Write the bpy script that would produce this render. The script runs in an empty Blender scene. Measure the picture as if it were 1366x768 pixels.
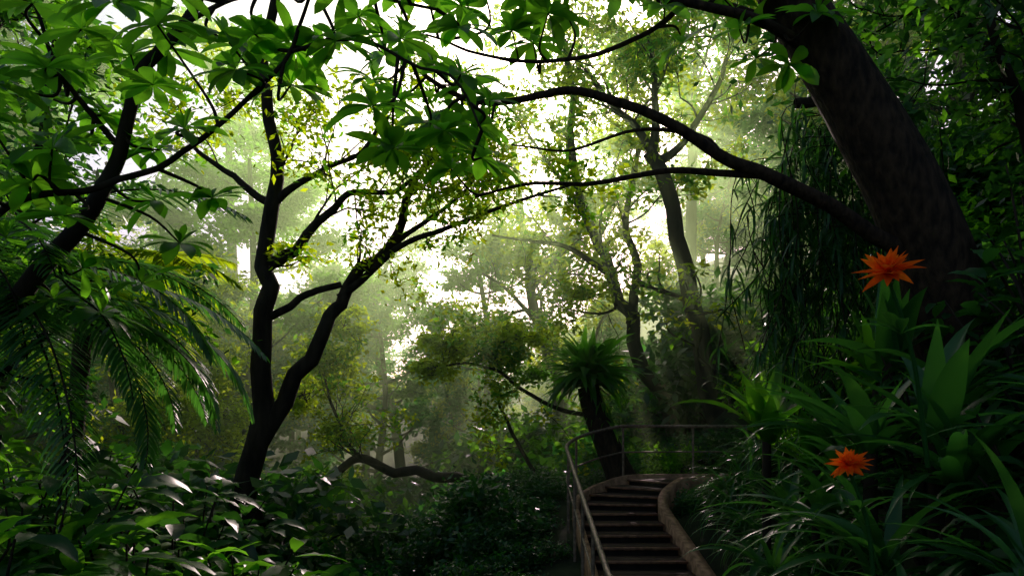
import bpy, math, random
import numpy as np
from mathutils import Vector
rng=np.random.default_rng(7); random.seed(7)
S=bpy.context.scene
S.view_settings.view_transform='Standard'; S.view_settings.look='None'; S.view_settings.exposure=0

# ---------------------------------------------------------------- materials
def newmat(name):
    m=bpy.data.materials.new(name); m.use_nodes=True
    nt=m.node_tree; nt.nodes.clear()
    o=nt.nodes.new('ShaderNodeOutputMaterial'); return m,nt,o
def leafmat(name,c1,c2,tr,tfac=0.45,rough=0.4,spec=0.35):
    m,nt,o=newmat(name); N=nt.nodes.new; L=nt.links.new
    geo=N('ShaderNodeNewGeometry')
    ramp=N('ShaderNodeMix'); ramp.data_type='RGBA'
    ramp.inputs[6].default_value=(*c1,1); ramp.inputs[7].default_value=(*c2,1)
    L(geo.outputs['Random Per Island'],ramp.inputs[0])
    if spec>0:
        p=N('ShaderNodeBsdfPrincipled'); p.inputs['Roughness'].default_value=rough
        p.inputs['Specular IOR Level'].default_value=spec
    else: p=N('ShaderNodeBsdfDiffuse')
    L(ramp.outputs[2],p.inputs[0])
    t=N('ShaderNodeBsdfTranslucent')
    hsv=N('ShaderNodeHueSaturation'); hsv.inputs['Color'].default_value=(*tr,1)
    mr=N('ShaderNodeMapRange'); mr.inputs[3].default_value=0.6; mr.inputs[4].default_value=1.35
    L(geo.outputs['Random Per Island'],mr.inputs[0]); L(mr.outputs[0],hsv.inputs['Value'])
    L(hsv.outputs[0],t.inputs[0])
    mx=N('ShaderNodeMixShader'); mx.inputs[0].default_value=tfac
    L(p.outputs[0],mx.inputs[1]); L(t.outputs[0],mx.inputs[2]); L(mx.outputs[0],o.inputs[0])
    return m
def noisemat(name,c1,c2,scale=6,rough=0.85,bump=0.4,stretch=(1,1,1),metal=0):
    m,nt,o=newmat(name); N=nt.nodes.new; L=nt.links.new
    tc=N('ShaderNodeTexCoord'); mp=N('ShaderNodeMapping'); mp.inputs['Scale'].default_value=stretch
    L(tc.outputs['Object'],mp.inputs[0])
    n=N('ShaderNodeTexNoise'); n.inputs['Scale'].default_value=scale; n.inputs['Detail'].default_value=5
    L(mp.outputs[0],n.inputs[0])
    r=N('ShaderNodeValToRGB'); r.color_ramp.elements[0].position=.35; r.color_ramp.elements[1].position=.68
    r.color_ramp.elements[0].color=(*c1,1); r.color_ramp.elements[1].color=(*c2,1)
    L(n.outputs[0],r.inputs[0])
    p=N('ShaderNodeBsdfPrincipled'); p.inputs['Roughness'].default_value=rough; p.inputs['Metallic'].default_value=metal
    p.inputs['Specular IOR Level'].default_value=.2
    L(r.outputs[0],p.inputs['Base Color'])
    b=N('ShaderNodeBump'); b.inputs['Strength'].default_value=bump; b.inputs['Distance'].default_value=0.03
    L(n.outputs[0],b.inputs['Height']); L(b.outputs[0],p.inputs['Normal'])
    L(p.outputs[0],o.inputs[0]); return m
M={}
M['bark']=noisemat('bark',(.012,.009,.005),(.04,.029,.018),9,.9,.8,(1,1,.25))
M['barkbig']=noisemat('bark_big',(.010,.006,.0035),(.05,.03,.016),22,.9,1,(1,1,.35))
M['leaf']=leafmat('leaf_small',(.025,.12,.008),(.05,.16,.01),(.22,.60,.015),.6,.5,0)
M['leafy']=leafmat('leaf_yellow',(.07,.16,.008),(.11,.17,.01),(.54,.75,.012),.66,.5,0)
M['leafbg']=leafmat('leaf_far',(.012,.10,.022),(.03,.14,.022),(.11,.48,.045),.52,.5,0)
M['leafbig']=leafmat('leaf_broad',(.015,.085,.01),(.035,.125,.014),(.20,.60,.02),.54,.36,.4)
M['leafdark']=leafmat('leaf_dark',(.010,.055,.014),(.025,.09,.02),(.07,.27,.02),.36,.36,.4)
M['strap']=leafmat('leaf_strap',(.015,.085,.018),(.038,.13,.028),(.10,.36,.03),.42,.34,.45)
M['petal']=leafmat('petal_orange',(1.0,.09,.006),(1.0,.2,.01),(1.0,.2,.012),.5,.5,0)
M['ground']=noisemat('soil',(.012,.018,.006),(.035,.045,.014),3,.95,.6)
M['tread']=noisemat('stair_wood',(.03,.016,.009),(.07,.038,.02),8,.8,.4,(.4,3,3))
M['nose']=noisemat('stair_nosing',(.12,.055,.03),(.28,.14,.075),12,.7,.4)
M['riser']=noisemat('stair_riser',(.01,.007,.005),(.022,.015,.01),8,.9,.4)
M['curb']=noisemat('kerb_stone',(.19,.10,.05),(.44,.24,.13),11,.8,.6)
M['metal']=noisemat('rail_metal',(.12,.085,.06),(.28,.20,.14),20,.5,.2,metal=.3)

# ---------------------------------------------------------------- mesh helpers (all quads)
class Acc:
    def __init__(s): s.V=[];s.F=[];s.M=[];s.n=0
    def add(s,V,F,mi=0):
        V=np.asarray(V,float).reshape(-1,3);F=np.asarray(F,int).reshape(-1,4)
        s.V.append(V);s.F.append(F+s.n);s.M.append(np.full(len(F),mi));s.n+=len(V)
def mesh(name,acc,mats,smooth=True):
    V=np.concatenate(acc.V);F=np.concatenate(acc.F);MI=np.concatenate(acc.M)
    me=bpy.data.meshes.new(name)
    me.vertices.add(len(V));me.vertices.foreach_set('co',V.astype('f').ravel())
    me.loops.add(F.size);me.loops.foreach_set('vertex_index',F.astype('i').ravel())
    me.polygons.add(len(F));me.polygons.foreach_set('loop_start',np.arange(0,F.size,4,dtype='i'))
    me.polygons.foreach_set('material_index',MI.astype('i'))
    if smooth: me.polygons.foreach_set('use_smooth',np.ones(len(F),bool))
    for m in mats: me.materials.append(M[m])
    me.update(calc_edges=True); return me
def obj(name,acc,mats,smooth=True,loc=(0,0,0),parent=None,scale=1):
    me=acc if isinstance(acc,bpy.types.Mesh) else mesh(name,acc,mats,smooth)
    o=bpy.data.objects.new(name,me);o.location=loc;o.scale=(scale,)*3;S.collection.objects.link(o)
    if parent: o.parent=parent
    return o
def empty(name,loc=(0,0,0)):
    e=bpy.data.objects.new(name,None);e.location=loc;e.empty_display_size=.3;S.collection.objects.link(e);return e
def smoothpath(P,sub=5):
    P=np.asarray(P,float)
    if len(P)<3:
        t=np.linspace(0,1,sub+1)[:,None];return P[0]*(1-t)+P[-1]*t
    Q=np.vstack([2*P[0]-P[1],P,2*P[-1]-P[-2]]);out=[]
    for i in range(1,len(Q)-2):
        a,b,c,d=Q[i-1:i+3]
        for t in np.linspace(0,1,sub,endpoint=False):
            out.append(.5*((2*b)+(c-a)*t+(2*a-5*b+4*c-d)*t*t+(-a+3*b-3*c+d)*t**3))
    out.append(P[-1]);return np.array(out)
def tube(acc,P,R,sides=8,mi=0,rough=0.0):
    P=np.asarray(P,float);n=len(P);R=np.broadcast_to(np.asarray(R,float),(n,)) if np.ndim(R) else np.full(n,R)
    T=np.gradient(P,axis=0);T/=np.linalg.norm(T,axis=1)[:,None]+1e-9
    u=np.cross(T[0],[0.3,1,0.1]);u/=np.linalg.norm(u)+1e-9
    a=np.arange(sides)*2*np.pi/sides;V=[]
    ph=rng.uniform(0,6.3,4)
    for i in range(n):
        u=u-T[i]*np.dot(u,T[i]);u/=np.linalg.norm(u)+1e-9;w=np.cross(T[i],u)
        rr=R[i]*(1+rough*(np.sin(a*3+ph[0]+i*.12)+.6*np.sin(a*5+ph[1]-i*.17)+.5*np.sin(i*.35+ph[2]+a)))
        V.append(P[i]+np.outer(np.cos(a)*rr,u)+np.outer(np.sin(a)*rr,w))
    V=np.concatenate(V);F=[]
    for i in range(n-1):
        for j in range(sides):
            k=(j+1)%sides;F.append((i*sides+j,i*sides+k,(i+1)*sides+k,(i+1)*sides+j))
    acc.add(V,F,mi)
def box(acc,c,h,ax=(1,0),mi=0):
    cx,sx=ax;V=[]
    for dz in(-1,1):
        for dx,dy in((-1,-1),(1,-1),(1,1),(-1,1)):
            x=dx*h[0];y=dy*h[1];V.append((c[0]+x*cx-y*sx,c[1]+x*sx+y*cx,c[2]+dz*h[2]))
    acc.add(V,[(0,3,2,1),(4,5,6,7),(0,1,5,4),(1,2,6,5),(2,3,7,6),(3,0,4,7)],mi)
def diamonds(acc,P,size,mi=0,flat=.5,asp=.45):
    P=np.asarray(P,float);n=len(P)
    if n==0:return
    az=rng.uniform(0,2*np.pi,n);el=rng.normal(-.25,flat,n)
    d=np.stack([np.cos(az)*np.cos(el),np.sin(az)*np.cos(el),np.sin(el)],1)
    s=np.stack([-np.sin(az),np.cos(az),np.zeros(n)],1);up=np.cross(d,s)
    ro=rng.normal(0,flat*1.3,n)[:,None];s=s*np.cos(ro)+up*np.sin(ro)
    L=(size*rng.uniform(.6,1.3,n))[:,None];W=L*asp*.5
    V=np.stack([P,P+d*L*.45+s*W,P+d*L,P+d*L*.45-s*W],1)
    acc.add(V,np.arange(4*n).reshape(n,4),mi)
PROF={'ell':lambda t:np.sin(np.pi*np.clip(t,0,1)**.9)**.8+.02,
 'obov':lambda t:np.sin(np.pi*np.clip(t,0,1)**1.35)**.85+.03,
 'strap':lambda t:np.minimum(1,.45+t*2.2)*(1-t**2.6)+.01,
 'lance':lambda t:np.sin(np.pi*(.08+.92*t)**.62)**1.0+.01,
 'petal':lambda t:np.sin(np.pi*(.12+.88*t)**.75)+.01}
def blades(acc,P,az,el,L,W,droop,prof='ell',seg=6,fold=.25,roll=0,mi=0,wave=0,rot=None,org=None):
    P=np.asarray(P,float).reshape(-1,3);n=len(P);B=lambda x:np.broadcast_to(np.asarray(x,float),(n,))
    az,el,L,W,droop,roll=map(B,(az,el,L,W,droop,roll))
    t=np.linspace(0,1,seg+1);e=el[:,None]-droop[:,None]*t**1.2
    ds=np.stack([np.cos(az)[:,None]*np.cos(e),np.sin(az)[:,None]*np.cos(e),np.sin(e)],2)
    pos=np.zeros((n,seg+1,3));pos[:,1:]=np.cumsum((ds[:,1:]+ds[:,:-1])*.5*(L/seg)[:,None,None],1);pos+=P[:,None]
    s=np.stack([-np.sin(az),np.cos(az),np.zeros(n)],1)[:,None]*np.ones((1,seg+1,1));up=np.cross(ds,s)
    r=roll[:,None,None];s2=s*np.cos(r)+up*np.sin(r);up2=np.cross(ds,s2)
    w=(W[:,None]*.5*PROF[prof](t)[None])[:,:,None]
    wv=0
    if wave: wv=(wave*w*np.sin(t[None,:,None]*19+rng.uniform(0,6,(n,1,1))))*up2
    V=np.stack([pos+s2*w+up2*w*fold+wv,pos,pos-s2*w+up2*w*fold-wv],2).reshape(n,-1,3)
    if rot is not None: V=(V-org)@rot.T+org
    f=[]
    for i in range(seg):
        a=i*3;f+= [(a,a+3,a+4,a+1),(a+1,a+4,a+5,a+2)]
    f=np.array(f);k=(seg+1)*3
    F=(f[None]+(np.arange(n)*k)[:,None,None]).reshape(-1,4);acc.add(V.reshape(-1,3),F,mi)
def rotto(axis):
    q=Vector((0,0,1)).rotation_difference(Vector(axis));return np.array(q.to_matrix())
def clump(acc,c,rad,n,size,mi,per=45,sig=.16,twigs=True,tm=0):
    k=max(1,n//per);d=rng.normal(0,1,(k,3));d/=np.linalg.norm(d,axis=1)[:,None];d*=rng.uniform(.2,1.15,(k,1))**.7
    C=np.array(c)+d*np.array(rad)
    sg=rng.uniform(.5,1.5,(k,1,1))*sig
    P=(C[:,None]+rng.normal(0,1,(k,per,3))*sg*np.array([1,1,.55])).reshape(-1,3)
    diamonds(acc,P,size,mi)
    if twigs:
        for q in C[::2]:
            m=(np.array(c)+q)/2+rng.normal(0,.1,3);tube(acc,smoothpath([c,m,q],3),np.linspace(.016,.005,7),3,tm)
def grow(acc,st,d,L,r,lvl,tips,mi=0,up=.25,nchild=(3,5)):
    d=np.array(d,float);d/=np.linalg.norm(d);P=[np.array(st,float)];m=6
    for i in range(m):
        d=d+rng.normal(0,.22,3)+np.array([0,0,up*.12]);d/=np.linalg.norm(d);P.append(P[-1]+d*L/m)
    P=np.array(P);tube(acc,smoothpath(P,2),np.linspace(r,r*.35,2*m+1),5 if r>.02 else 3,mi)
    tips.append(P[-1]);
    if lvl==0: tips.append(P[3]);return
    for _ in range(rng.integers(*nchild)+1):
        i=rng.integers(2,m+1);dd=d+rng.normal(0,.75,3);grow(acc,P[i],dd,L*rng.uniform(.45,.7),r*.5,lvl-1,tips,mi,up,nchild)
def tree(name,base,u,branches,leaf='leaf',bark='bark',lsize=.08,per=40,sig=.2,spawn=5,tlen=1.0,pads=(),lvl=1,tmin=.35,seed=1,mats3='leafy',yfrac=.35):
    global rng;rng=np.random.default_rng(seed);a=Acc();tips=[]
    for b in branches:
        pts,r0,r1=b[:3];ns=b[3] if len(b)>3 else spawn
        P=smoothpath(np.array(pts,float)*u,6);n=len(P)
        j=rng.normal(0,1,(n//3+2,3))*r0*.25;j=np.stack([np.interp(np.arange(n)/3,np.arange(len(j)),j[:,q]) for q in range(3)],1);j[0]=0;P=P+j
        R=r0+(r1-r0)*np.linspace(0,1,n)**.8
        if pts[0][2]<=0:R=R*(1+.7*np.exp(-np.linspace(0,1,n)*14))
        tube(a,P,R,12 if r0>.08 else 7,0,.05)
        for _ in range(ns):
            i=int(rng.uniform(tmin,1)*(n-1));T=P[min(i+1,n-1)]-P[max(i-1,0)];T/=np.linalg.norm(T)+1e-9
            grow(a,P[i],T*.6+rng.normal(0,.6,3)+[0,0,.2],tlen*rng.uniform(.6,1.3),max(.008,R[i]*.35),lvl,tips)
    if tips and per:
        C=np.array(tips);C=C[rng.permutation(len(C))];sg=rng.uniform(.4,1.3,(len(C),1,1))*sig
        P=C[:,None]+rng.normal(0,1,(len(C),per,3))*sg*np.array([1,1,.6]);k=int(len(C)*yfrac)
        diamonds(a,P[k:].reshape(-1,3),lsize,1);diamonds(a,P[:k].reshape(-1,3),lsize,2)
    for c,rad,n,mi in pads:
        clump(a,np.array(c)*u,np.array(rad)*u,n,lsize,mi,sig=sig*.8,per=35)
    return obj(name,a,[bark,leaf,mats3],True,base)

# ---------------------------------------------------------------- terrain
def ss(a,b,x):
    t=np.clip((x-a)/(b-a),0,1);return t*t*(3-2*t)
def H(x,y):
    x=np.asarray(x,float);y=np.asarray(y,float)
    zs=.05+.22*(np.clip(y,4.8,10.4)-7.5)-.10
    xb=.9+1.35*ss(4,5.5,y)
    r=np.maximum(0,x-xb)*.85;r=np.minimum(r,3+.35*np.maximum(0,x-xb))
    r=r*(1-.96*ss(9.2,10.0,y)*(1-ss(11.8,13.5,y))*(1-ss(4.5,6,x)))
    l=-1.7*ss(.75,-2.5,x)*ss(5,9,y)
    near=.55*ss(5,2.5,y)
    far=ss(12,18,y)*(-1.6)*(1-ss(2,8,x))+ss(24,70,y)*9+ss(70,300,y)*10
    lf=ss(-6,-25,x)*3.5
    n=.12*np.sin(x*1.3+y*.7)*np.sin(y*.9-x*.4)*ss(3,6,np.abs(x-1.5))
    return zs+r+l+near+far+lf+n
def Hs(x,y): return float(H(x,y))
g=Acc();N=170;s=np.linspace(-1,1,N);gx=np.sign(s)*(np.abs(s)*14+np.abs(s)**5*300)+1.5;gy=np.sign(s)*(np.abs(s)*20+np.abs(s)**5*420)+9
X,Y=np.meshgrid(gx,gy);V=np.stack([X,Y,H(X,Y)],2).reshape(-1,3)
i=np.arange(N*N).reshape(N,N);F=np.stack([i[:-1,:-1],i[:-1,1:],i[1:,1:],i[1:,:-1]],2).reshape(-1,4);g.add(V,F)
obj('ground',g,['ground'])

# ---------------------------------------------------------------- stairs
xc=1.45;R0=1.6;yb=9.3
def path(s):
    if s<yb-5.3: return np.array([xc,5.3+s]),0.0
    a=(s-(yb-5.3))/R0
    if a<math.pi/2: return np.array([xc+R0-R0*math.cos(a),yb+R0*math.sin(a)]),-a
    e=(a-math.pi/2)*R0;return np.array([xc+R0+e,yb+R0]),-math.pi/2
def edge(s,off):
    p,a=path(s);n=np.array([math.cos(a),math.sin(a)]);return p+n*off
st=empty('garden_stairs',(0,0,0))
rise=.088;tr=.40;tot=yb-5.3+R0*math.pi/2
nst=14;z0=.05+.22*(5.3-7.5)
T=Acc();Rz=Acc();Nz=Acc()
def stz(s): return z0+rise*min(nst,max(0,s/tr))
def slab(acc,s0,s1,zt,th,o0,o1):
    k=3;V=[]
    for q in range(k+1):
        sq=s0+(s1-s0)*q/k
        for o in(o0,o1):
            e=edge(sq,o)
            for z in(zt,zt-th): V.append((e[0],e[1],z))
    F=[]
    for q in range(k):
        a=q*4;F+=[(a,a+2,a+6,a+4),(a+1,a+5,a+7,a+3),(a,a+4,a+5,a+1),(a+2,a+3,a+7,a+6)]
    F+=[(0,1,3,2),(k*4,k*4+2,k*4+3,k*4+1)];acc.add(V,F)
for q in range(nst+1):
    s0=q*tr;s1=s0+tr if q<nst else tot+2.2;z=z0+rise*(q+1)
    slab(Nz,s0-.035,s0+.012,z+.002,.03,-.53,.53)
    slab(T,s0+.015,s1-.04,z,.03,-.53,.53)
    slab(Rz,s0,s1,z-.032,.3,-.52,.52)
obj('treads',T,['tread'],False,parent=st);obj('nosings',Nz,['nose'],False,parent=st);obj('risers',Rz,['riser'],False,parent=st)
def ribbon(acc,off,w,htop,hbot,smax):
    ss_=np.linspace(-.4,smax,60);V=[]
    for q in ss_:
        z=stz(q)+rise*.6
        for o in(off-w/2,off+w/2):
            e=edge(max(q,0),o);y=e[1]+(q if q<0 else 0)
            V+=[(e[0],y,z+htop),(e[0],y,z-hbot)]
    F=[]
    for q in range(59):
        a=q*4;F+=[(a,a+2,a+6,a+4),(a,a+4,a+5,a+1),(a+2,a+3,a+7,a+6),(a+1,a+5,a+7,a+3)]
    acc.add(V,F)
A=Acc();ribbon(A,-.58,.08,.10,.3,tot+2.2);obj('stringer',A,['curb'],False,parent=st)
A=Acc();ribbon(A,.62,.12,.12,.5,tot+2.2);obj('kerb',A,['curb'],False,parent=st)
hr=empty('metal_handrail')
A=Acc();top=[];mid=[]
for q in np.linspace(-.6,tot+2.0,60):
    e=edge(max(q,0),-.7);y=e[1]+(q if q<0 else 0);z=stz(q);top.append((e[0],y,z+.95));mid.append((e[0],y,z+.52))
tube(A,top,.026,8);tube(A,mid,.013,6);obj('top_rail',A,['metal'],parent=hr)
A=Acc()
for q in np.arange(.1,tot+2,.92):
    e=edge(q,-.7);tube(A,[(e[0],e[1],stz(q)-.35),(e[0],e[1],stz(q)+.3),(e[0],e[1],stz(q)+.95)],.019,8)
obj('posts',A,['metal'],parent=hr)

# ---------------------------------------------------------------- main trees
tree('forked_rainforest_tree',(-3.71,9.11,.15),.01,[
 ([(-4,0,-60),(2,0,0),(14,0,60),(28,0,135),(36,0,225),(44,0,305),(50,0,375),(54,0,450),(56,-5,520),(50,-10,600),(62,-20,680),(70,-30,760)],.2,.05,6),
 ([(26,0,125),(60,5,190),(100,5,250),(118,8,275),(138,10,330),(170,12,365),(205,15,400),(222,18,435),(235,20,480),(258,25,520),(300,40,590)],.13,.035,5),
 ([(138,10,330),(190,0,370),(240,-5,405),(300,-10,425),(378,-10,455),(450,-20,470)],.06,.015,8),
 ([(50,0,375),(85,-5,395),(118,-10,425),(158,-15,460),(215,-15,470),(260,-10,500)],.085,.02,8),
 ([(54,0,450),(10,10,480),(-20,15,505),(-60,20,540),(-90,30,600)],.06,.02,6),
 ([(56,0,455),(90,-5,480),(130,-8,500),(175,-10,520),(210,-10,570)],.06,.02,8),
 ([(44,0,300),(75,-2,318),(105,0,338),(140,10,345)],.06,.045,0),
 ([(200,15,395),(250,30,440),(290,40,470),(330,60,520)],.045,.015,7)],
 lsize=.11,per=20,sig=.15,tlen=.95,seed=3,yfrac=.7)
tree('rainforest_tree',(4.35,15.2,-.1),.01668,[
 ([(-4,0,-20),(-10,0,30),(-45,0,110),(-85,0,190),(-105,0,260),(-125,0,310),(-155,0,370),(-175,5,460),(-185,10,560),(-190,10,640)],.24,.06,8),
 ([(-102,0,250),(-95,5,330),(-110,10,390),(-90,15,470),(-80,20,560)],.12,.04,7),
 ([(-130,0,318),(-180,5,350),(-230,10,365),(-290,10,370)],.08,.02,6),
 ([(-112,0,280),(-140,-10,262),(-190,-10,268)],.05,.015,4),
 ([(-165,0,400),(-220,5,480),(-260,5,540)],.06,.02,8)],
 lsize=.16,per=28,sig=.19,tlen=1.7,seed=4,yfrac=.75)
tree('rainforest_tree',(4.65,13.7,.6),.015,[
 ([(0,0,-40),(0,0,10),(-30,0,90),(-50,0,170),(-70,0,250),(-85,0,330),(-105,0,410),(-120,0,450)],.25,.13,2),
 ([(-118,0,440),(-140,5,480),(-175,5,510),(-210,10,560)],.1,.04,8),
 ([(-112,0,430),(-80,5,460),(-40,5,520),(-20,5,580)],.1,.04,10),
 ([(-122,0,450),(-118,-5,520),(-130,-10,600)],.1,.04,8)],
 lsize=.15,per=26,sig=.2,tlen=1.6,seed=5,yfrac=.65)
tree('rainforest_tree',(1.9,24.0,-.6),.02634,[
 ([(0,0,-20),(0,0,0),(-5,0,110),(-20,0,190),(-38,0,250),(-50,0,310),(-60,0,380),(-70,0,470)],.34,.1,5),
 ([(-22,0,200),(-60,0,260),(-110,5,300)],.12,.04,4),
 ([(-45,0,280),(-10,0,320),(30,5,380)],.12,.04,5),
 ([(-8,0,130),(30,0,180),(50,0,240),(100,0,265)],.09,.03,4)],
 lsize=.24,per=70,sig=.3,tlen=2.6,seed=6,yfrac=.8)

# big leaning tree on the right with long limbs and leaf whorls
def whorl(acc,c,n,L,W,mi=1,tilt=None):
    c=np.array(c,float)
    az=np.linspace(0,2*np.pi,n,endpoint=False)+rng.normal(0,.15,n)+rng.uniform(0,6)
    ax=np.array([rng.normal(0,.3),rng.normal(-.2,.3),1.]) if tilt is None else np.array(tilt,float)
    R=rotto(ax)
    blades(acc,np.repeat(c[None],n,0),az,rng.normal(.12,.18,n),L*rng.uniform(.75,1.15,n),W*rng.uniform(.85,1.15,n),rng.uniform(.3,1.0,n),'obov',6,.22,rng.normal(0,.25,n),mi,0,R,c)
    blades(acc,np.repeat(c[None],4,0),rng.uniform(0,6.3,4),rng.uniform(.6,1.1,4),L*.5,W*.55,.3,'obov',5,.3,0,mi,0,R,c)
def whorled(acc,limbs,spots,L,W):
    allp=np.concatenate(limbs)
    for p in spots:
        p=np.array(p,float);d=np.linalg.norm(allp-p,axis=1);q=allp[np.argmin(d+rng.uniform(0,.1,len(d)))]
        m=(p+q)/2+rng.normal(0,.05,3)-np.array([0,0,.04]);tube(acc,smoothpath([q,m,p],5),np.linspace(.012,.005,11),5,0)
        whorl(acc,p,int(rng.integers(8,13)),L*rng.uniform(.8,1.15),W)
def bl(pts,r0,r1,sides=10,mi=0,rough=.04):
    P=smoothpath(pts,7)
    if r0<.3:
        n=len(P);j=rng.normal(0,1,(n//4+2,3))*max(r1,.012)*.8;P=P+np.stack([np.interp(np.arange(n)/4,np.arange(len(j)),j[:,q]) for q in range(3)],1)
    tube(a,P,np.linspace(0,1,len(P))**.9*(r1-r0)+r0,sides,mi,rough);return P
rng=np.random.default_rng(11)
a=Acc()
limbs=[]
bl([(3.75,5.3,.6),(3.45,5.2,1.9),(3.2,5.05,2.65),(2.92,5.01,3.3),(2.62,5.0,3.85),(2.35,5.0,4.3),(2.0,5.0,4.85),(1.6,4.9,5.6),(1.2,4.9,6.6)],.33,.15,24,0,.02)
limbs.append(bl([(2.95,5.0,2.9),(2.35,4.9,3.2),(1.8,4.8,3.42),(1.5,4.8,3.55),(1.15,4.8,3.78),(.75,4.8,3.93),(.35,4.8,4.02),(-.12,4.85,3.95),(-.5,4.9,4.1),(-.85,4.95,4.4)],.06,.012))
limbs.append(bl([(1.8,4.8,3.42),(1.2,4.9,3.49),(.7,5.1,3.5),(.1,5.3,3.55),(-.3,5.4,3.5)],.028,.009))
limbs.append(bl([(2.55,5.0,3.95),(2.1,4.9,4.35),(1.75,4.8,4.5),(1.2,4.8,4.62),(.85,4.7,4.7),(.4,4.7,4.95)],.05,.016))
limbs.append(bl([(2.3,5.0,4.35),(1.85,5.1,4.7),(1.4,5.2,4.95),(1.0,5.3,5.2)],.045,.018))
limbs.append(bl([(1.2,4.8,4.62),(.9,4.8,4.4),(.45,4.8,4.25),(.1,4.8,4.22),(-.3,4.8,4.3),(-.6,4.8,4.42)],.02,.007))
limbs.append(bl([(1.5,4.8,3.55),(1.3,4.9,3.75),(.9,5,3.82),(.4,5.1,3.72),(0,5.2,3.8)],.018,.007))
sp=[(.1,4.8,4.65),(.5,4.8,4.75),(.75,4.7,4.62),(1.05,4.7,4.55),(1.2,4.8,4.35),(1.75,4.9,4.3),(1.95,4.8,4.2),(1.6,4.8,4.45),(-.55,4.8,4.2),(-.8,4.9,4.0),(-.3,4.8,3.75),(-.55,4.8,3.7),(1.5,4.9,4.75),(.3,4.9,4.85),(-.2,4.8,4.75),(-.6,4.8,4.85),(2.1,4.7,4.5),(1.85,4.9,4.75),(-.45,5,3.55),(.0,4.9,4.5),(-.35,4.7,4.55),(-.15,4.6,3.85),(-.75,4.7,3.6),(-1.1,4.9,4.6),(1.0,4.9,4.85),(.75,4.9,4.95),(1.3,4.8,4.9),(-.35,4.8,4.05),(.25,4.7,4.5),(-.05,4.7,4.85),(.6,4.7,4.9),(-.75,4.8,4.4),(-1.0,4.9,4.15),(.15,4.8,4.35),(.4,4.9,4.6)]
whorled(a,limbs,sp,.27,.082)
obj('leaning_tree',a,['barkbig','leafbig'])

# foreground umbrella tree, left
rng=np.random.default_rng(12);a=Acc();limbs=[]
limbs.append(bl([(-4.6,4.0,-.4),(-3.9,4.0,1.0),(-3.3,4.0,1.9),(-2.88,4.0,2.45),(-2.5,4.0,2.85),(-2.32,4.0,3.2),(-2.2,4.0,3.65),(-1.95,4.0,3.98),(-1.8,4.0,4.4)],.075,.024,12))
limbs.append(bl([(-3.4,3.9,2.3),(-2.73,3.65,2.82),(-2.2,3.64,2.92),(-1.85,3.64,3.05),(-1.65,3.6,3.16),(-1.41,3.6,3.36),(-1.15,3.6,3.64),(-1.05,3.6,3.95)],.022,.009,8))
limbs.append(bl([(-1.15,3.6,3.64),(-.85,3.6,3.7),(-.57,3.6,3.58),(-.3,3.6,3.45),(-.15,3.6,3.2)],.012,.006,6))
limbs.append(bl([(-2.3,4.0,3.3),(-2.5,3.8,3.6),(-2.6,3.7,3.95)],.022,.009,6))
limbs.append(bl([(-1.95,4.0,3.98),(-1.5,3.8,4.05),(-.9,3.7,4.0),(-.4,3.7,3.9)],.016,.008,6))
sv=[(-1.67,3.16),(-1.23,3.54),(-1.53,3.72),(-1.39,3.44),(-.73,3.32),(-.91,3.64),(-.49,3.48),(-1.05,3.8),(-.61,3.76),(-.37,3.26),(-.17,3.14),(-2.13,3.32),(-2.49,3.56),(-2.61,3.16),(-2.35,3.06),(-1.93,3.72),(-2.21,3.68),(-2.01,3.56),(-2.49,3.84),(-2.65,3.76),(-2.29,3.88),(-1.73,3.84),(-1.37,3.88),(-.29,3.64),(-2.01,2.76),(-2.29,2.72),(-2.49,2.56),(-2.67,2.64),(-2.65,3.4),(-2.49,2.92),(-2.13,3.0),(-.65,3.16),(-1.17,3.68),(-2.43,2.32),
 (-2.7,2.4),(-2.2,2.5),(-2.75,2.95),(-2.35,3.35),(-2.55,3.3),(-2.05,3.9),(-1.75,2.98),(-2.75,3.6),(-.75,3.85),(-.3,3.9),(-1.2,3.95),(-2.55,3.7),
 (-1.75,3.62),(-.9,3.95),(-.55,3.95),(-1.35,3.7),(-.2,3.4),(-2.4,3.5),(-1.6,3.9)]
sp=[(x,3.64+rng.uniform(-.3,.5),z) for x,z in sv]
whorled(a,limbs,sp,.26,.076)
obj('umbrella_tree',a,['bark','leafbig'])

# ---------------------------------------------------------------- tufted tree fern beside the stairs
rng=np.random.default_rng(13);a=Acc()
P=smoothpath([(2.15,11.9,.2),(2.05,11.9,.55),(1.85,11.9,1.0),(1.6,11.9,1.6),(1.42,11.9,2.1),(1.33,11.9,2.45)],6)
tube(a,P,.34*np.exp(-np.linspace(0,1,len(P))*4.5)+.2-.02*np.linspace(0,1,len(P)),14,0,.06)
c=np.array([1.33,11.9,2.6]);n=210
az=rng.uniform(0,6.28,n);blades(a,c+rng.normal(0,.07,(n,3)),az,rng.uniform(-.1,1.35,n),rng.uniform(.7,1.1,n),.15,rng.uniform(.5,1.5,n),'strap',7,.3,rng.normal(0,.2,n),1)
n=70;zz=rng.uniform(-.75,-.05,n);blades(a,c+np.stack([-zz*.35,0*zz,zz],1)+rng.normal(0,.08,(n,3)),rng.uniform(0,6.28,n),rng.uniform(-.9,-.1,n),rng.uniform(.3,.6,n),.06,.8,'strap',5,.3,0,1)
obj('tufted_tree_fern',a,['barkbig','leafbig'])

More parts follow.
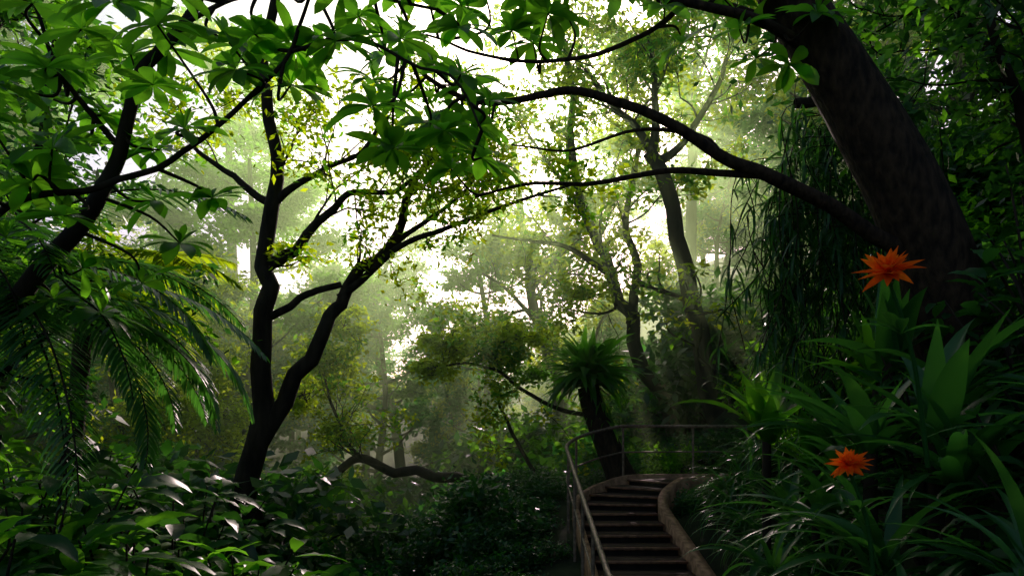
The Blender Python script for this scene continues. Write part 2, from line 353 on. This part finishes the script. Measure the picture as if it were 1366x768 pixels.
# ---------------------------------------------------------------- low spreading tree in the hollow
tree('spreading_tree',(1.0,13.0,-.05),.01427,[
 ([(10,0,-50),(0,0,-5),(-20,0,25),(-70,0,42),(-120,0,52),(-170,0,60),(-230,-5,72),(-265,-10,85),(-300,-10,68),(-340,-15,40),(-390,-20,-10)],.15,.06,4),
 ([(0,0,0),(-30,0,50),(-60,0,100),(-80,0,140),(-90,5,165)],.06,.025,3),
 ([(60,5,120),(30,5,140),(-20,0,155),(-60,0,180),(-90,-5,200),(-130,-5,210),(-190,-5,205)],.055,.02,9),
 ([(-270,-10,85),(-290,-10,110),(-310,-5,160),(-320,0,200)],.05,.02,8)],
 lsize=.125,per=20,sig=.14,tlen=.9,seed=8,leaf='leaf',mats3='leafy',yfrac=.6,pads=[
 ((-150,-5,235),(42,30,18),1200,2),((-95,0,225),(40,30,18),1200,1),((-60,0,245),(34,30,18),800,2),((-45,0,195),(30,25,16),500,1),
 ((-175,0,205),(30,20,16),800,2),
 ((-300,0,120),(35,30,24),800,2),((-320,0,215),(45,35,32),1300,2),((-350,10,170),(45,35,32),1000,2),((-300,10,270),(40,35,30),1200,2),((-330,10,50),(40,30,24),600,1)])
tree('young_tree',(-6.9,15.0,-1.4),.0148,[
 ([(0,0,-20),(10,0,60),(-5,0,150),(10,0,240),(0,0,320),(15,5,380)],.08,.02,12),
 ([(5,0,80),(40,0,140),(60,0,190)],.03,.01,7),([(0,0,120),(-40,0,190),(-60,0,250)],.03,.01,7)],
 leaf='leafy',lsize=.15,per=20,sig=.18,tlen=1.1,seed=9,tmin=.35,
 pads=[((0,0,300),(50,45,34),700,1),((40,0,230),(40,35,28),600,1),((-50,0,240),(35,30,26),500,1),((10,0,370),(40,35,28),600,1)])

# ---------------------------------------------------------------- background forest (instanced)
def bgtree(seed,h,w,nl,ls,mat,nb=16,lo=.3,k3='leafy',cl=.3,sg=.2,per=34):
    global rng;rng=np.random.default_rng(seed);a=Acc()
    P=smoothpath([(0,0,-1),(rng.normal(0,.2),0,h*.3),(rng.normal(0,.4),rng.normal(0,.3),h*.6),(rng.normal(0,.5),0,h*.9)],5)
    tube(a,P,np.linspace(.02*h,.07,len(P)),7)
    for i in range(nb):
        t=rng.uniform(lo,1);q=P[int(t*(len(P)-1))];ang=rng.uniform(0,6.3);L=w*rng.uniform(.4,1)*(1.15-t*.5)
        e=q+np.array([math.cos(ang)*L,math.sin(ang)*L,rng.uniform(.2,.7)*L])
        tube(a,smoothpath([q,(q+e)/2+[0,0,-.1*L],e],4),np.linspace(.07,.02,9),4)
        clump(a,e,(w*cl,w*cl,w*cl*.55),nl//(nb+2),ls,2 if rng.random()<.3 else 1,per=per,sig=sg,twigs=False)
    for zz in(.75,.95): clump(a,(0,0,h*zz),(w*cl*1.4,w*cl*1.4,h*.08),nl//(nb+2),ls,1,per=per,sig=sg,twigs=False)
    return mesh('forest_tree_mesh',a,['bark',mat,k3])
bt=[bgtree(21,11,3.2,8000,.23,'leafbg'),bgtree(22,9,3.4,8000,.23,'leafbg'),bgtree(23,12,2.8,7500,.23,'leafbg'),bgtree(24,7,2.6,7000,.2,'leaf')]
bh=[11.5,10,12.5,8]
tall=[bgtree(25,17,4.6,16000,.27,'leaf',12,.45,cl=.22,sg=.33,per=160),bgtree(26,18,4.2,15000,.27,'leaf',12,.4,cl=.22,sg=.33,per=160)]  # crowns clumped dense with gaps, shaped to cut sunlight into shafts
def shrub(seed,nl,ls,mat,w=1.3,h=1.2):
    global rng;rng=np.random.default_rng(seed);a=Acc()
    for i in range(9):
        ang=rng.uniform(0,6.3);L=w*rng.uniform(.2,.8);e=np.array([math.cos(ang)*L,math.sin(ang)*L,h*rng.uniform(.3,1)])
        tube(a,smoothpath([(0,0,-.3),e*.5+[0,0,.1],e],4),np.linspace(.03,.01,9),4)
        clump(a,e,(w*.45,w*.45,h*.35),nl//9,ls,1,per=25,sig=.16,twigs=False)
    return mesh('shrub_mesh',a,['bark',mat])
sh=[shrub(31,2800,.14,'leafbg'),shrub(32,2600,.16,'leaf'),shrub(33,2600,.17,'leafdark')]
def place(parent,m,x,y,sc,nm,dz=0):
    o=bpy.data.objects.new(nm,m);o.parent=parent;o.location=(x,y,Hs(x,y)-.2+dz);o.rotation_euler=(random.uniform(-.06,.06),random.uniform(-.06,.06),random.uniform(0,6.3));o.scale=(sc*random.uniform(.9,1.1),sc*random.uniform(.9,1.1),sc);S.collection.objects.link(o);return o
bf=empty('background_forest')
random.seed(5)
for k in range(80):
    y=random.uniform(23,46);x=random.uniform(-.85,.8)*y
    f=x/y;kk=.30 if f<-.5 else .25 if f<-.2 else .165 if f<.1 else .21 if f<.25 else .45
    i=random.randrange(3);ht=(1.6+y*kk*random.uniform(.8,1.1)-Hs(x,y))
    if ht<2.5: continue
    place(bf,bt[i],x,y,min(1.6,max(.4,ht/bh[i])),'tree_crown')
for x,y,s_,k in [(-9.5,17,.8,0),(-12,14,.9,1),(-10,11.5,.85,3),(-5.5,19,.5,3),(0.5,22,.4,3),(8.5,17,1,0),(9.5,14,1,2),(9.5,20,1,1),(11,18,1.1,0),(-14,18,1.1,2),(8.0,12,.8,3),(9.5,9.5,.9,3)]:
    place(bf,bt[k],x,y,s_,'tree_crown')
for x,y,s_,k in [(-8.5,22,.85,0),(-14.5,20,1,1),(-19,26,1.2,0),(10.0,21,1.0,1),(-11.6,30,1.15,1),(14,26,1.2,0),(-4.6,30,.85,1),(6.8,27,.9,0),(-1.3,28.5,.78,0)]:  # central ones are added in the sun's path as occluders for shafts
    place(bf,tall[k],x,y,s_,'tree_crown')
ug=empty('undergrowth')
for k in range(170):
    y=random.uniform(8,27);x=random.uniform(-.8,.8)*y
    if -.2<x<4.8 and y<12.8: continue
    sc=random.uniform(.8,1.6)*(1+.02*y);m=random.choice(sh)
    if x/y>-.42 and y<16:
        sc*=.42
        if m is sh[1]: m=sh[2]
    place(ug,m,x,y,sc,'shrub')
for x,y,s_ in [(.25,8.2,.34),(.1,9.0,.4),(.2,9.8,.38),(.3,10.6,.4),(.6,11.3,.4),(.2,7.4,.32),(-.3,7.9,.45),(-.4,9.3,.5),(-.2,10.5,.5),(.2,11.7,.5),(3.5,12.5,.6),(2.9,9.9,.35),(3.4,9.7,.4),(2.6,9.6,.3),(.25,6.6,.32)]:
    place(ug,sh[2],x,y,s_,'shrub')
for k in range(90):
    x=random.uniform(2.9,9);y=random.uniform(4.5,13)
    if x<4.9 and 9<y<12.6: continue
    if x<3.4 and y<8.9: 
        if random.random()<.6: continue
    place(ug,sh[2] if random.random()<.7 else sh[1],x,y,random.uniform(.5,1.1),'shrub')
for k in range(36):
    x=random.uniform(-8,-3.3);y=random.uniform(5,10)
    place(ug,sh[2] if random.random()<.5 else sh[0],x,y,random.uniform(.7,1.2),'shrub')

# ---------------------------------------------------------------- palms at left
def frond(acc,c,az,el,L,droop,ll,mi=1,nl=50,lw=.026):
    m=20;P=[np.array(c,float)];
    for i in range(m):
        e=el-droop*((i+1)/m)**1.1;P.append(P[-1]+np.array([math.cos(az)*math.cos(e),math.sin(az)*math.cos(e),math.sin(e)])*L/m)
    P=np.array(P);tube(acc,P,np.linspace(.014,.004,m+1),5,0)
    T=np.gradient(P,axis=0);T/=np.linalg.norm(T,axis=1)[:,None]
    side=np.array([-math.sin(az),math.cos(az),0])
    for sg in(-1,1):
        t=np.linspace(.12,.99,nl)*m;i=t.astype(int);f=(t-i)[:,None];B=P[i]*(1-f)+P[np.minimum(i+1,m)]*f
        d=side*sg+T[i]*(.35+.5*(t/m))[:,None]+rng.normal(0,.05,(nl,3))-np.array([0,0,.12]);d/=np.linalg.norm(d,axis=1)[:,None]
        A_=np.arctan2(d[:,1],d[:,0]);E=np.arcsin(d[:,2]);ln=ll*np.sin(np.pi*(.12+.86*t/m))**.6
        blades(acc,B,A_,E,ln,lw,rng.uniform(.2,.6,nl),'strap',4,.35,rng.normal(0,.15,nl),mi)
rng=np.random.default_rng(41);a=Acc();c=np.array([-4.1,4.9,2.3])
tube(a,smoothpath([(-4.4,5,-.5),(-4.3,5,.9),c],6),.1,10,0,.08)
for k in range(20):
    az=rng.uniform(-1.3,1.2) if k<15 else rng.uniform(0,6.3);frond(a,c,az,rng.uniform(.5,1.3),rng.uniform(2.2,3.0),rng.uniform(1.6,2.6),.38,nl=60,lw=.026)
obj('palm_tree',a,['bark','strap'])
rng=np.random.default_rng(42);a=Acc();c=np.array([-5.0,8.0,3.0])
tube(a,smoothpath([(-5.5,8,-.5),(-5.2,8,.9),c],6),.1,10,0,.08)
for k in range(16): frond(a,c,rng.uniform(-1.2,1.2) if k<11 else rng.uniform(0,6.3),rng.uniform(.5,1.25),rng.uniform(1.6,2.3),rng.uniform(1.3,2.2),.5,lw=.034)
obj('palm_tree',a,['bark','leafy'])

# ---------------------------------------------------------------- broadleaf plants lower left
def stalkplant(acc,c,n,h,L,W,mi=1,prof='ell'):
    for k in range(n):
        az=rng.uniform(0,6.3);lean=rng.uniform(.1,.45);top=np.array(c)+[math.cos(az)*lean*h,math.sin(az)*lean*h,h*rng.uniform(.6,1.05)]
        tube(acc,smoothpath([c,(np.array(c)+top)/2+[0,0,.1],top],4),np.linspace(.012,.006,9),5,0)
        m=int(rng.integers(5,9));aa=rng.uniform(0,6.3,m)
        blades(acc,np.repeat(top[None],m,0)-np.stack([0*aa,0*aa,rng.uniform(0,.3*h,m)],1),aa,rng.uniform(0,.9,m),L*rng.uniform(.7,1.2,m),W*rng.uniform(.8,1.2,m),rng.uniform(.5,1.4,m),prof,8,.25,rng.normal(0,.3,m),mi,.12)
rng=np.random.default_rng(51)
for x,y,h in [(-2.3,3.0,1.0),(-1.75,3.3,.85),(-2.0,2.7,.8),(-2.7,3.4,1.15),(-1.5,3.9,.7),(-2.3,4.1,1.1),(-3.0,4.2,1.4),(-1.9,4.8,.85),(-2.6,5.2,1.2),(-3.5,5.5,1.5),(-1.4,5.2,.55),(-3.2,3.4,1.3),(-2.9,6.2,1.2),(-3.7,4.7,1.6),(-4.2,6.0,1.6)]:
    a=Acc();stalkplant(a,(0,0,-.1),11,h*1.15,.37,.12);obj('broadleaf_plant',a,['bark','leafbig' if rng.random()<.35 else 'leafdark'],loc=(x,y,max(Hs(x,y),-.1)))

# ---------------------------------------------------------------- right bank plants
def rosette(acc,c,n,L,W,el=(.2,1.4),dr=(.6,1.8),prof='strap',mi=0,wave=0,azr=(0,6.283),seg=9):
    blades(acc,np.array(c)+rng.normal(0,.025,(n,3)),rng.uniform(*azr,n),rng.uniform(*el,n),L*rng.uniform(.65,1.1,n),W*rng.uniform(.8,1.15,n),rng.uniform(*dr,n),prof,seg,.3,rng.normal(0,.2,n),mi,wave)
rng=np.random.default_rng(61)
for x,y,L in [(2.75,7.3,.8),(2.75,7.9,.75),(2.75,8.5,.8),(2.85,9.0,.75),(3.0,7.0,1.0),(3.1,7.9,1.0),(2.75,6.6,.75),(3.0,8.7,1),(3.4,7.4,1),(2.65,6.0,.7),(2.9,6.2,1.0),(3.3,9.1,.9),(2.6,5.5,.7),(3.5,8.5,1.1)]:
    a=Acc();rosette(a,(0,0,0),105,L*1.0,.032,(.4,1.45),(1.2,2.7));obj('strap_leaf_plant',a,['strap'],loc=(x,y,Hs(x,y)))
for x,y,z,L,W,n in [(1.95,4.2,1.0,.9,.08,26),(2.3,4.6,1.25,.9,.08,26),(1.8,3.3,.95,.85,.07,24),(2.3,3.5,1.3,.9,.08,26),(2.75,4.3,1.7,.9,.09,26),(1.85,4.8,.6,.75,.06,24),(2.2,5.3,.9,.9,.08,24),(2.7,5.6,1.5,1.0,.1,24),(1.5,3.7,.5,.6,.04,30),(2.5,2.9,1.5,.7,.07,24),(2.0,2.6,1.0,.7,.06,22),(1.6,2.7,.75,.6,.05,22)]:
    a=Acc();rosette(a,(0,0,0),n,L,W,(.3,1.4),(.7,2.0),'lance',0,.1);obj('bromeliad_plant',a,['strap'],loc=(x,y,max(z,Hs(x,y))))
for x,y,z,L,n,W in [(2.35,6.3,1.55,.95,18,.18),(2.3,3.7,1.6,.85,13,.14),(2.85,6.4,1.3,.9,14,.17),(3.0,5.6,2.0,.8,16,.15),(2.1,4.0,1.5,.7,12,.12),(2.7,4.9,2.1,.8,14,.14)]:
    a=Acc();rosette(a,(0,0,0),n,L,W,(.6,1.45),(.2,1.3),'lance',0,.08);tube(a,[(0,0,-1),(0,0,-.4),(0,0,.05)],.04,8,1);obj('birds_nest_fern',a,['leafbig' if x>2.34 and y>5 else 'strap','bark'],loc=(x,y,z))
for x,y,z,h in [(2.5,3.2,1.6,.6),(2.9,3.6,2.0,.7),(2.4,3.9,1.5,.7),(3.2,4.2,2.2,.8),(2.9,4.8,2.0,.7),(3.4,5.4,2.2,.8),(3.6,4.4,2.6,.9),(3.9,5.0,3.0,1.),(3.1,6.4,2.0,.8),(2.15,3.0,1.2,.5),(3.1,3.9,2.6,.8),(3.5,4.6,3.1,.9)]:
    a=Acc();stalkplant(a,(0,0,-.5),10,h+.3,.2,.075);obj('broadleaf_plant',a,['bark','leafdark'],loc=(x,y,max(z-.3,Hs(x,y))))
def bloom(name,loc,sc,axis,base):
    a=Acc();o=np.zeros(3);R=rotto(axis)
    for n,e,L,dr in((12,.15,.125,.35),(11,.5,.12,.3),(9,.85,.10,.2),(7,1.2,.075,.1)):
        az=np.linspace(0,6.283,n,endpoint=False)+rng.normal(0,.12,n)+rng.uniform(0,1)
        blades(a,np.zeros((n,3)),az,e+rng.normal(0,.12,n),L*sc*rng.uniform(.8,1.15,n),.038*sc,dr*rng.uniform(-.5,1.6,n),'petal',6,.4,rng.normal(0,.2,n),0,0,R,o)
    b=np.array(base)-np.array(loc);tube(a,smoothpath([b,b*.45+[0.03,0,.03],(0,0,-.01)],6),np.linspace(.012,.007,13),6,1)
    n=5;blades(a,np.repeat((b*.3)[None],n,0),rng.uniform(0,6.3,n),rng.uniform(.2,.9,n),.2,.05,.8,'ell',6,.3,0,1)
    obj(name,a,['petal','strap'],loc=loc)
bloom('orange_flower',(1.65,3.0,2.31),1.08,(-.3,-.65,.8),(1.95,3.2,1.45))
bloom('orange_flower',(1.43,2.9,1.47),.78,(-.3,-.6,.8),(1.6,3.0,.8))

# ---------------------------------------------------------------- weeping tree behind the leaning trunk
rng=np.random.default_rng(71);a=Acc()
for k in range(95):
    x=rng.uniform(2.45,4.1);y=rng.uniform(6.3,7.6);z=rng.uniform(3.6,5.0)-abs(x-3.2)*.5;L=rng.uniform(1.0,2.6)
    P=smoothpath([(3.3+(x-3.3)*.4,y,z+.1),(x,y,z),(x+rng.normal(0,.15),y,z-L*.5),(x+rng.normal(0,.25),y,z-L)],6)
    tube(a,P,.006,3,0);n=34;i=rng.integers(3,len(P),n)
    blades(a,P[i],rng.uniform(0,6.3,n),rng.uniform(-1.2,0,n),rng.uniform(.2,.42,n),.028,rng.uniform(.4,1.1,n),'strap',4,.3,0,1)
tube(a,smoothpath([(4.6,7.2,1.5),(4.3,7.1,3.2),(3.6,7,4.9),(2.9,7,5.0)],6),np.linspace(.12,.05,19),10,0,.05)
obj('weeping_tree',a,['bark','leafdark'])
tree('shade_tree',(5.2,6.2,1.5),.01,[
 ([(0,0,-50),(-5,0,120),(-20,0,260),(-10,0,420),(0,0,560)],.16,.06,12),
 ([(-10,0,150),(-70,-30,260),(-120,-60,330),(-170,-80,420)],.07,.02,8),
 ([(-15,0,250),(-70,20,360),(-130,20,440),(-200,10,500)],.07,.02,8),
 ([(-10,0,180),(40,-60,260),(-10,-140,330),(-60,-200,380)],.07,.02,8)],
 leaf='leafbig',lsize=.14,per=26,sig=.25,tlen=1.2,seed=14,tmin=.25,mats3='leafdark',yfrac=.7)
tree('shade_tree',(-5.4,6.5,-.2),.01,[
 ([(0,0,-30),(10,0,120),(0,0,300),(20,0,500),(10,0,640)],.15,.06,12),
 ([(5,0,250),(80,-30,340),(130,-60,440),(160,-80,520)],.06,.02,8),
 ([(5,0,200),(60,20,260),(110,20,300),(150,30,330)],.06,.02,7)],
 leaf='leaf',lsize=.12,per=26,sig=.22,tlen=1.1,seed=15,tmin=.25,mats3='leafdark',yfrac=.6)

# ---------------------------------------------------------------- mist, light, sky, camera
m,nt,o=newmat('mist');v=nt.nodes.new('ShaderNodeVolumeScatter');v.inputs['Color'].default_value=(.66,.98,.42,1);v.inputs['Density'].default_value=.021;v.inputs['Anisotropy'].default_value=.66  # green scatter tint stands in for light coloured by the leaves
nt.links.new(v.outputs[0],o.inputs['Volume']);M['mist']=m
a=Acc();box(a,(0,26.4,6.0),(26,17,8.5));obj('forest_mist',a,['mist'],False)

sun_dir=Vector((.08,1,.50)).normalized()
sd=bpy.data.lights.new('sun','SUN');sd.energy=5;sd.angle=math.radians(.5);sd.color=(1,.92,.66)
so=bpy.data.objects.new('sun',sd);so.rotation_euler=(-sun_dir).to_track_quat('-Z','Y').to_euler();S.collection.objects.link(so)
w=bpy.data.worlds.new('World');S.world=w;w.use_nodes=True;nt=w.node_tree;bg=nt.nodes['Background']
sk=nt.nodes.new('ShaderNodeTexSky');sk.sky_type='NISHITA';sk.sun_disc=False
sk.sun_elevation=math.asin(sun_dir.z);sk.sun_rotation=math.atan2(sun_dir.x,sun_dir.y);sk.dust_density=3
nt.links.new(sk.outputs[0],bg.inputs[0]);bg.inputs[1].default_value=.14
cd=bpy.data.cameras.new('camera');cd.lens=24;cd.sensor_width=36;cd.shift_y=.1435;cd.clip_end=2000;cd.clip_start=.05
co=bpy.data.objects.new('camera',cd);co.location=(0,0,1.6);co.rotation_euler=(math.radians(90),0,0);S.collection.objects.link(co);S.camera=co
